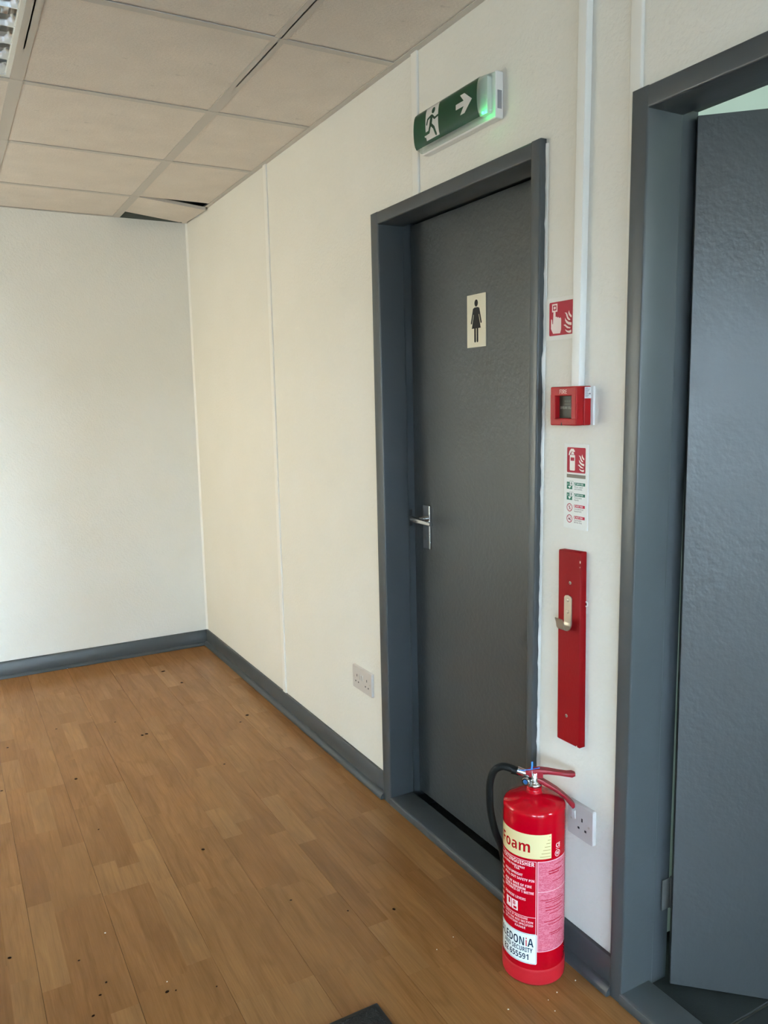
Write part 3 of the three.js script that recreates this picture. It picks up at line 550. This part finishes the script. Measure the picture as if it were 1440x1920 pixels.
// ------------------------------------------------------------------ sockets
function socketPlate(name, label, z, y, w, h, pins, rockers, screws) {
  const s = thing(name, label, 'socket', [0, y, z]);
  part('plate', loft([rounded([[-h / 2, -w / 2], [-h / 2, w / 2], [h / 2, w / 2], [h / 2, -w / 2]], 0.005).map(([a, b]) => [0, a, b]), rounded([[-h / 2, -w / 2], [-h / 2, w / 2], [h / 2, w / 2], [h / 2, -w / 2]], 0.005).map(([a, b]) => [-0.0075, a, b]), rounded([[-h / 2 + 0.0016, -w / 2 + 0.0016], [-h / 2 + 0.0016, w / 2 - 0.0016], [h / 2 - 0.0016, w / 2 - 0.0016], [h / 2 - 0.0016, -w / 2 + 0.0016]], 0.004).map(([a, b]) => [-0.0092, a, b])], true, 0.9), M.socket, s);
  for (const [dz, dy, a, b] of pins) part('pin_slot', bx(-0.0095, -0.0088, dy - b, dy + b, dz - a, dz + a), M.dark, s);
  for (const [dz, dy] of rockers) { const g = rbx(-0.004, 0.004, -0.011, 0.011, -0.0052, 0.0052, 0.0015); g.rotateZ(0.16); g.translate(-0.0085, dy, dz); part('rocker', g, M.rocker, s); }
  for (const [dz, dy] of screws) part('screw', cyl(0.0028, 0.0028, 0.0006, -0.0093, dy, dz, 'x', 14), M.brushed, s);
}
socketPlate('double_socket', 'white double wall socket low on the wall left of the closed grey door', 1.9475, 0.3765, 0.146, 0.086,
  [[-0.0385, 0.0085, 0.002, 0.0045], [-0.0485, -0.0145, 0.003, 0.0026], [-0.0275, -0.0145, 0.003, 0.0026], [0.0360, 0.0085, 0.002, 0.0045], [0.0260, -0.0150, 0.003, 0.0026], [0.0475, -0.0155, 0.003, 0.0026]],
  [[-0.0105, 0.010], [0.0045, 0.010]], [[-0.0610, 0.0], [0.0595, 0.0]]);
socketPlate('single_socket', 'white single wall socket partly hidden by the red extinguisher', 3.0610, 0.3685, 0.086, 0.086,
  [[0.0066, 0.0070, 0.002, 0.0045], [-0.0045, -0.0158, 0.003, 0.0026], [0.0182, -0.0157, 0.003, 0.0026]], [[-0.020, 0.012]], [[0.0292, -0.0015], [-0.0300, -0.0015]]);

// ------------------------------------------------------------------ exit sign
{
  const s = thing('exit_sign', 'green running man emergency exit sign with arrow and clear lit end', 'exit sign', [0, 2.0893, 2.5880]);
  part('base', rbx(-0.024, 0, -0.0540, 0.0540, -0.168, 0.1675, 0.004), M.plastic, s, 'white plastic base');
  part('end_recess', bx(-0.019, -0.006, -0.032, 0.010, 0.1672, 0.1678), std({ color: lin(0.3, 0.3, 0.32), roughness: 0.5 }), s);
  const prof = []; for (let i = 0; i <= 14; i++) { const a = -1 + 2 * i / 14; prof.push([(1 - 0.20 * a * a - 0.25 * a ** 8 - 0.35 * a ** 24), a * 0.0505]); }
  const sect = (z, k, e = 1) => [[-0.0235, -0.0505 * e], ...prof.map(([d, y]) => [-0.0235 - 0.032 * k * Math.max(0.02, d), y * e]), [-0.0235, 0.0505 * e]].map(([x, y]) => [x, y, z]);
  part('diffuser', loft([sect(-0.166, 0.25, 0.97), sect(-0.164, 0.85, 0.99), sect(-0.159, 1), sect(0.136, 1), sect(0.150, 0.92, 0.995), sect(0.160, 0.7, 0.98), sect(0.1655, 0.35, 0.97)], true, 0.9),
    phy({ color: lin(0.86, 0.93, 0.90), transmission: 0.82, thickness: 0, roughness: 0.16, ior: 1.49 }), s, 'clear plastic diffuser');
  // printed green sheet wrapped over the diffuser
  const n = 14, pos = [], uv = [], idx = [];
  for (let i = 0; i <= n; i++) { const a = -0.895 + 1.83 * i / n, d = 1 - 0.20 * a * a - 0.25 * a ** 8 - 0.35 * a ** 24; for (const [z, u] of [[-0.1585, 0], [0.1345, 1]]) { pos.push(-0.0235 - 0.032 * d - 0.0006, a * 0.0505, z); uv.push(u, i / n); } }
  for (let i = 0; i < n; i++) { const a = 2 * i; idx.push(a, a + 1, a + 3, a, a + 3, a + 2); }
  const g = new THREE.BufferGeometry(); g.setAttribute('position', new THREE.Float32BufferAttribute(pos, 3)); g.setAttribute('uv', new THREE.Float32BufferAttribute(uv, 2)); g.setIndex(idx); g.computeVertexNormals();
  const map = canvasMap(1172, 388, (c, w, h) => {                    // 4 px per mm
    c.fillStyle = '#083a22'; c.fillRect(0, 0, w, h);
    c.fillStyle = '#d4d2cf'; c.strokeStyle = '#083a22'; c.lineJoin = 'round'; c.lineCap = 'round';
    const X = 244; c.fillRect(X, 8, 246, 350);                        // doorway
    c.fillStyle = '#083a22'; c.beginPath(); c.arc(X + 148, 78, 32, 0, 7); c.fill();
    c.lineWidth = 46; c.beginPath(); c.moveTo(X + 120, 138); c.lineTo(X + 100, 218); c.stroke();          // trunk
    c.lineWidth = 24; c.beginPath(); c.moveTo(X + 128, 128); c.lineTo(X + 178, 170); c.lineTo(X + 236, 160); c.moveTo(X + 108, 126); c.lineTo(X + 44, 146); c.lineTo(X + 28, 192); c.stroke();   // arms
    c.lineWidth = 32; c.beginPath(); c.moveTo(X + 108, 215); c.lineTo(X + 160, 262); c.lineTo(X + 188, 334); c.moveTo(X + 96, 218); c.lineTo(X + 62, 282); c.lineTo(X - 6, 286); c.stroke();      // legs
    c.fillStyle = '#d4d2cf'; poly(c, [[X - 26, 300], [X + 26, 304], [X + 20, 330], [X - 26, 316]]);
    poly(c, [[816, 182], [816, 236], [952, 236], [884, 306], [960, 306], [1094, 208], [960, 110], [884, 110], [952, 182]].map(([x, y]) => [x, y - 14]));   // arrow
  });
  part('legend', g, phy({ map, roughness: 0.35, specularIntensity: 0.5 }), s, 'dark green sheet with white running man, doorway and arrow');
  part('gear_tray', merge(bx(-0.036, -0.024, -0.040, 0.044, 0.120, 0.150)), M.plastic, s);
  const led = new THREE.SphereGeometry(0.0032, 16, 10); led.translate(-0.045, -0.0395, 0.1440);
  part('indicator_light', led, std({ color: lin(0.2, 0.9, 0.4), emissive: lin(0.05, 1, 0.25), emissiveIntensity: 14 }), s, 'glowing green charge light');
  const p = new THREE.PointLight(lin(0.04, 1, 0.25), 0.004); p.position.set(-0.045, -0.0395, 0.1440); p.name = 'indicator_glow'; p.castShadow = true; p.shadow.radius = 0.15; s.add(p);
}

// ------------------------------------------------------------------ fire extinguisher
{
  const e = thing('fire_extinguisher', 'red foam fire extinguisher with black hose standing on the floor between the doors', 'extinguisher', [-0.1035, 0, 3.0070], -0.7018);
  const lathe = (pts, seg = 64) => new THREE.LatheGeometry(pts.map(p => new THREE.Vector2(...p)), seg);
  const R = 0.0728;
  part('foot_ring', lathe([[0.001, 0.001], [0.0710, 0.001], [0.0735, 0.003], [0.0742, 0.008], [0.0742, 0.036], [0.0736, 0.040], [0.0720, 0.0412], [0.0705, 0.0412]]), M.redBoot, e, 'matt red plastic foot');
  const dome = [[0.060, 0.035], [R, 0.041], [R, 0.418], [R - 0.0005, 0.4225], [R - 0.0020, 0.4265], [R - 0.0050, 0.4300]];
  for (let i = 1; i <= 10; i++) { const t = i / 10; dome.push([R - 0.005 - (R - 0.005 - 0.0185) * t, 0.4300 + 0.0185 * Math.sin(t * Math.PI / 2 * 0.92)]); }
  dome.push([0.0180, 0.4505], [0.0180, 0.4555], [0.0165, 0.4560], [0.0165, 0.4585], [0.0180, 0.4590], [0.0180, 0.4625], [0.0165, 0.4640], [0.0005, 0.4640]);
  const body = part('cylinder', lathe(dome, 96), M.red, e, 'glossy red cylinder');
  // printed label wrapped round the cylinder: angle 0 faces the room, positive to the right of the handle side
  const U = deg => (deg + 180) / 360 * 2048, y0 = 0.050, y1 = 0.400, V = y => (y1 - y) / (y1 - y0) * 1600;
  const map = canvasMap(2048, 1600, (g, w, h) => {
    g.fillStyle = '#aa0016'; g.fillRect(0, 0, w, h);
    const mmx = 2048 / (2 * Math.PI * R * 1000), mmy = 1600 / 350;
    const fit = (t, a, b, y, size) => { g.font = `bold ${size}px sans-serif`; g.save(); g.translate(U(a), V(y)); g.scale((U(b) - U(a)) / g.measureText(t).width, 1); g.fillText(t, 0, 0); g.restore(); };
    // cream band
    g.fillStyle = '#dccb9a'; g.fillRect(U(-118), V(0.3790), U(33) - U(-118), V(0.3195) - V(0.3790));
    g.fillStyle = '#a30d18'; g.textAlign = 'left'; fit('Foam', -76, -4.5, 0.3345, 168);
    g.strokeStyle = '#7a5a2a'; g.lineWidth = 4; for (let i = 0; i < 7; i++) { const y = V(0.3730 - i * 0.0080); g.beginPath(); g.moveTo(U(31.5), y); g.lineTo(U(31 - 2.5 - i * 2.9), y); g.stroke(); }
    // marks
    g.fillStyle = '#e8c8c8'; g.font = 'bold 62px sans-serif'; g.fillText('CE', U(43), V(0.3420), 66); g.fillRect(U(43), V(0.3395), 60, 5);
    g.strokeStyle = '#e8c8c8'; g.lineWidth = 6; g.beginPath(); g.arc(U(47.5), V(0.3270), 34, 0, 7); g.stroke(); g.font = 'bold 50px sans-serif'; g.textAlign = 'center'; g.fillText('W', U(47.5), V(0.3270) + 18); g.textAlign = 'left';
    // instruction panel
    g.strokeStyle = '#ecc4c6'; g.lineWidth = 6; g.strokeRect(U(-100), V(0.3130), U(4.5) - U(-100), V(0.1250) - V(0.3130));
    g.fillStyle = '#f0d4d4'; fit('EXTINGUISHER', -68, 1.5, 0.3010, 62);
    const line = (t, y, s, a, b) => fit(t, a, b, y, s);
    line('6 LITRE FOAM SPRAY', 0.2915, 32, -64, -16); line('13A', 0.2860, 30, -38, -26);
    line('HOLD UPRIGHT', 0.2720, 40, -62, -20); line('PULL OUT SAFETY PIN', 0.2620, 40, -62, 2);
    line('AIM AT BASE OF FIRE', 0.2470, 40, -62, -3); line('FROM A MINIMUM', 0.2390, 40, -62, -14); line('DISTANCE OF 1 METRE', 0.2310, 40, -62, 1);
    line('SQUEEZE LEVERS', 0.2130, 40, -62, -14);
    g.fillRect(U(-58), V(0.2060), 78, 112); g.fillStyle = '#bd0a1c'; g.fillRect(U(-52), V(0.2040), 26, 60);
    g.fillStyle = '#f0d4d4'; g.fillRect(U(-43), V(0.2060), 78, 112); g.fillStyle = '#b01020'; g.font = 'bold 62px sans-serif'; g.fillText('B', U(-41), V(0.1935)); g.fillRect(U(-39), V(0.1900), 40, 26);
    g.strokeStyle = '#ecc4c6'; g.beginPath(); g.moveTo(U(-100), V(0.1735)); g.lineTo(U(4), V(0.1735)); g.stroke(); g.fillStyle = '#ecc4c6';
    line('CHECK IF PRESSURE', 0.1660, 34, -62, -10); line('IS IN THE RED SECTION', 0.1580, 34, -62, 0); line('OR OUTSIDE SPECIFIED', 0.1500, 34, -62, 0); line('RANGE', 0.1420, 34, -36, -14);
    g.fillRect(U(-98), V(0.305), U(-70) - U(-98), 10);
    for (let i = 0; i < 12; i++) g.fillRect(U(-96), V(0.292 - i * 0.013), U(-70) - U(-96), 22);
    // small print panel
    g.fillStyle = '#cf7283'; g.fillRect(U(8), V(0.3130), U(118) - U(8), V(0.0880) - V(0.3130));
    g.fillStyle = '#b23048'; for (let r = 0; r < 118; r++) { const y = V(0.3105 - r * 0.00188); let x = U(10); while (x < U(116)) { const l = 5 + rnd() * 22; if (rnd() < 0.62) g.fillRect(x, y, l, 3.2); x += l + 4; } }
    g.fillStyle = '#a81c34'; for (const [y, a, b, k] of [[0.3020, 40, 66, 7], [0.2890, 28, 60, 12], [0.2830, 28, 52, 12], [0.2620, 36, 70, 7], [0.2390, 34, 70, 9], [0.2180, 12, 60, 6], [0.2130, 22, 66, 8], [0.2080, 36, 60, 7], [0.1990, 22, 62, 9], [0.1920, 22, 58, 9], [0.1830, 30, 66, 7], [0.1640, 20, 60, 9], [0.1560, 28, 66, 8], [0.1340, 30, 60, 9], [0.1290, 34, 66, 8]]) g.fillRect(U(a), V(y), U(b) - U(a), k);
    g.strokeStyle = '#ecc4c6'; g.lineWidth = 6; g.strokeRect(U(7.5), V(0.3130), U(118) - U(7.5), V(0.0880) - V(0.3130)); g.beginPath(); g.moveTo(U(8), V(0.2380)); g.lineTo(U(118), V(0.2380)); g.stroke();
    // service company sticker
    g.fillStyle = '#e6efec'; rr2(g, U(-112), V(0.1320), U(6.5) - U(-112), V(0.0555) - V(0.1320), 16); g.fill();
    g.strokeStyle = '#5b6a70'; g.lineWidth = 3; rr2(g, U(-111), V(0.1300), U(5) - U(-111), V(0.0575) - V(0.1300), 14); g.stroke();
    g.fillStyle = '#1d3348'; g.textAlign = 'left'; g.font = 'bold 128px sans-serif';
    fit('CALEDON', -88, -15.2, 0.0990, 132); g.fillStyle = '#cf3040'; fit('i', -14.6, -10.6, 0.0990, 132); g.fillStyle = '#1d3348'; fit('A', -10.2, 0.6, 0.0990, 132);
    fit('AND SECURITY', -64, -1, 0.0842, 74); fit('82 655591', -66, -6.5, 0.0650, 92);
  });
  const seg = 96, pos = [], nrm = [], uv = [], idx = [], r = R + 0.0003;
  for (let i = 0; i <= seg; i++) { const a = -Math.PI + 2 * Math.PI * i / seg; for (const [y, v] of [[y0, 0], [y1, 1]]) { pos.push(r * Math.sin(a), y, r * Math.cos(a)); nrm.push(Math.sin(a), 0, Math.cos(a)); uv.push(i / seg, v); } }
  for (let i = 0; i < seg; i++) { const a = 2 * i; idx.push(a, a + 2, a + 3, a, a + 3, a + 1); }
  const g = new THREE.BufferGeometry(); g.setAttribute('position', new THREE.Float32BufferAttribute(pos, 3)); g.setAttribute('normal', new THREE.Float32BufferAttribute(nrm, 3)); g.setAttribute('uv', new THREE.Float32BufferAttribute(uv, 2)); g.setIndex(idx);
  part('printed_label', g, phy({ map, roughness: 0.12, specularIntensity: 0.7 }), body, 'cream Foam band, white instructions and service sticker');
  // head
  const valve = part('valve', merge(lathe([[0.0005, 0.462], [0.0172, 0.463], [0.0176, 0.468], [0.0140, 0.4715], [0.0105, 0.4740], [0.0105, 0.4960], [0.0005, 0.4960]], 32)), M.chrome, e, 'chrome valve');
  const gauge = lathe([[0.0005, -0.012], [0.0065, -0.012], [0.0065, -0.004], [0.0095, -0.003], [0.0098, 0.004], [0.0085, 0.0055], [0.0078, 0.0045], [0.0005, 0.0045]], 28); gauge.rotateX(Math.PI / 2); gauge.rotateY(-0.42); gauge.translate(-0.0185, 0.4765, 0.010);
  const gm = part('pressure_gauge', gauge, M.chrome, valve, 'round chrome pressure gauge');
  const dial = new THREE.CircleGeometry(0.0058, 24); dial.rotateY(-0.42); dial.translate(-0.0185 - Math.sin(0.42) * 0.0049, 0.4765, 0.010 + Math.cos(0.42) * 0.0049); part('dial', dial, std({ color: lin(0.03, 0.10, 0.24), roughness: 0.3 }), valve);
  const out = new THREE.CylinderGeometry(0.0105, 0.0075, 0.036, 20); out.rotateZ(Math.PI / 2 - 0.30); out.translate(-0.023, 0.4925, 0.0); part('outlet', out, M.chrome, valve, 'chrome hose outlet');
  part('hose', tube([[-0.0347, 0.4923, 0], [-0.0540, 0.5003, -0.001], [-0.0745, 0.5030, -0.003], [-0.0925, 0.4910, -0.006], [-0.1028, 0.4630, -0.010], [-0.1054, 0.4229, -0.014], [-0.1028, 0.3762, -0.018], [-0.0925, 0.3228, -0.026], [-0.0797, 0.2827, -0.036], [-0.0668, 0.2360, -0.052], [-0.0553, 0.1693, -0.066], [-0.0514, 0.1025, -0.075]].map((p, i) => i > 8 ? [p[0] - 0.006, p[1], p[2]] : p), 0.0088, 90, 16), M.hose, e, 'black rubber hose');
  const collar = new THREE.CylinderGeometry(0.0100, 0.0092, 0.016, 20); collar.rotateZ(Math.PI / 2 - 0.2); collar.translate(-0.0450, 0.4963, 0); part('hose_collar', collar, M.hose, e);
  // levers swing out to the right
  const dir = new THREE.Matrix4().makeRotationY(0.14);
  const strip = (pts, w) => { const s = pts.map(([x, y, t, ww]) => [[x, y - t, -(ww ?? w)], [x, y - t, (ww ?? w)], [x, y + t, (ww ?? w)], [x, y + t, -(ww ?? w)]]); const gg = loft(s.map(q => rounded(q.map(([, y, z]) => [y, z]), 0.0022).map(([y, z], k) => [q[0][0], y, z])), true, 1.0); gg.applyMatrix4(dir); return gg; };
  part('squeeze_lever', strip([[-0.0208, 0.4950, 0.0045, 0.006], [-0.0065, 0.4977, 0.0075, 0.0085], [0.0104, 0.4997, 0.0068, 0.0095], [0.0311, 0.4990, 0.0052, 0.0095], [0.0571, 0.4950, 0.0046, 0.0085], [0.0753, 0.4923, 0.0048, 0.0085], [0.0869, 0.4917, 0.0058, 0.009], [0.0941, 0.4917, 0.0040, 0.006]], 0.009), M.redLever, e, 'red squeeze lever');
  part('carrying_handle', strip([[0.0026, 0.4817, 0.0060, 0.0085], [0.0182, 0.4737, 0.0062], [0.0363, 0.4630, 0.0056], [0.0545, 0.4510, 0.0054], [0.0714, 0.4363, 0.0058], [0.0818, 0.4243, 0.0075], [0.0895, 0.4162, 0.0080], [0.0941, 0.4149, 0.0045, 0.006]], 0.0095), M.redLever, e, 'red curved carrying handle');
  part('lever_bracket', merge(bx(-0.012, 0.020, 0.486, 0.4985, -0.0085, 0.0085)), M.redLever, e);
  part('seal_cord', merge(tube([[-0.0398, 0.5017, 0.010], [-0.0231, 0.5044, 0.012], [-0.0064, 0.5070, 0.010], [0.0128, 0.5110, 0.008]], 0.0009, 24, 6), tube([[-0.0064, 0.5070, 0.011], [-0.0051, 0.5150, 0.010], [-0.0051, 0.5244, 0.008]], 0.0022, 14, 8)), M.blue, e, 'blue seal cord');
  part('seal_wire', tube([[-0.0051, 0.5044, 0.012], [-0.0039, 0.4923, 0.013], [0.0026, 0.4817, 0.014], [0.0064, 0.4683, 0.015], [0.0051, 0.4603, 0.016]], 0.0006, 24, 6), M.plastic, e, 'thin white seal wire');
}

// ------------------------------------------------------------------ door mat
{
  const m = thing('door_mat', 'black entrance mat lying on the wood floor', 'mat', [-1.0938, 0, 3.35]);
  part('rubber', rbx(-0.60, 0.60, 0.0005, 0.008, -0.421, 0.421, 0.003), std({ color: lin(0.012, 0.012, 0.013), roughness: 0.6 }), m);
  part('pile', metres(rbx(-0.588, 0.588, 0.004, 0.012, -0.409, 0.409, 0.003)), M.mat, m);
}

// ------------------------------------------------------------------ specks on the floor
{
  const spots = [[-0.620, 1.109, 0.0061], [-0.601, 1.105, 0.0073], [-0.921, 1.381, 0.0067], [-0.651, 2.092, 0.0055], [-0.170, 1.138, 0.0087], [-0.409, 1.554, 0.0044], [-1.213, 2.321, 0.0046], [-0.899, 2.641, 0.0045], [-0.880, 2.647, 0.0023], [-1.063, 2.630, 0.0037], [-1.038, 2.571, 0.0031], [-1.018, 2.535, 0.0027], [-1.063, 2.421, 0.0028], [-0.514, 2.468, 0.0033], [-0.289, 2.649, 0.0044], [-0.399, 2.591, 0.0028], [-1.168, 1.337, 0.0045], [-1.121, 0.942, 0.0050], [-0.924, 0.845, 0.0045], [-0.345, 0.344, 0.0102], [-0.307, 0.565, 0.0084], [-0.911, 1.798, 0.0030], [-0.221, 1.196, 0.0049], [-0.793, 2.684, 0.0022], [-0.691, 0.903, 0.0038]];
  const lump = new THREE.IcosahedronGeometry(1, 1);
  const crumbs = [[-0.116, 3.107, 0.0018], [-0.245, 3.091, 0.0019], [-0.158, 3.148, 0.0014], [-0.149, 3.115, 0.0012], [-0.053, 3.100, 0.0019], [-0.987, 2.346, 0.0023], [-0.891, 2.608, 0.0015], [-0.214, 2.825, 0.0014], [-0.276, 2.843, 0.0014]];
  const lay = (list, name, m, label, category, group) => {
    for (const [x, z, r] of list) {                                 // place on the floor and size in metres
      const o = shade(new THREE.Mesh(lump, m)); o.name = numbered(name); o.position.set(x, 0.0006, z); o.scale.set(r * 0.85, 0.0009, r * 1.1); o.rotation.y = rnd() * 3; scene.add(o);
      tag(o, label, category, group);
    }
  };
  lay(spots, 'dirt_speck', M.speck, 'small dark speck of dirt on the laminate floor', 'dirt', 'dirt specks on the floor');
  lay(crumbs, 'pale_crumb', M.chip, 'tiny pale crumb of plaster on the laminate floor', 'crumb', 'pale crumbs on the floor');
}

renderer.render(scene, camera);
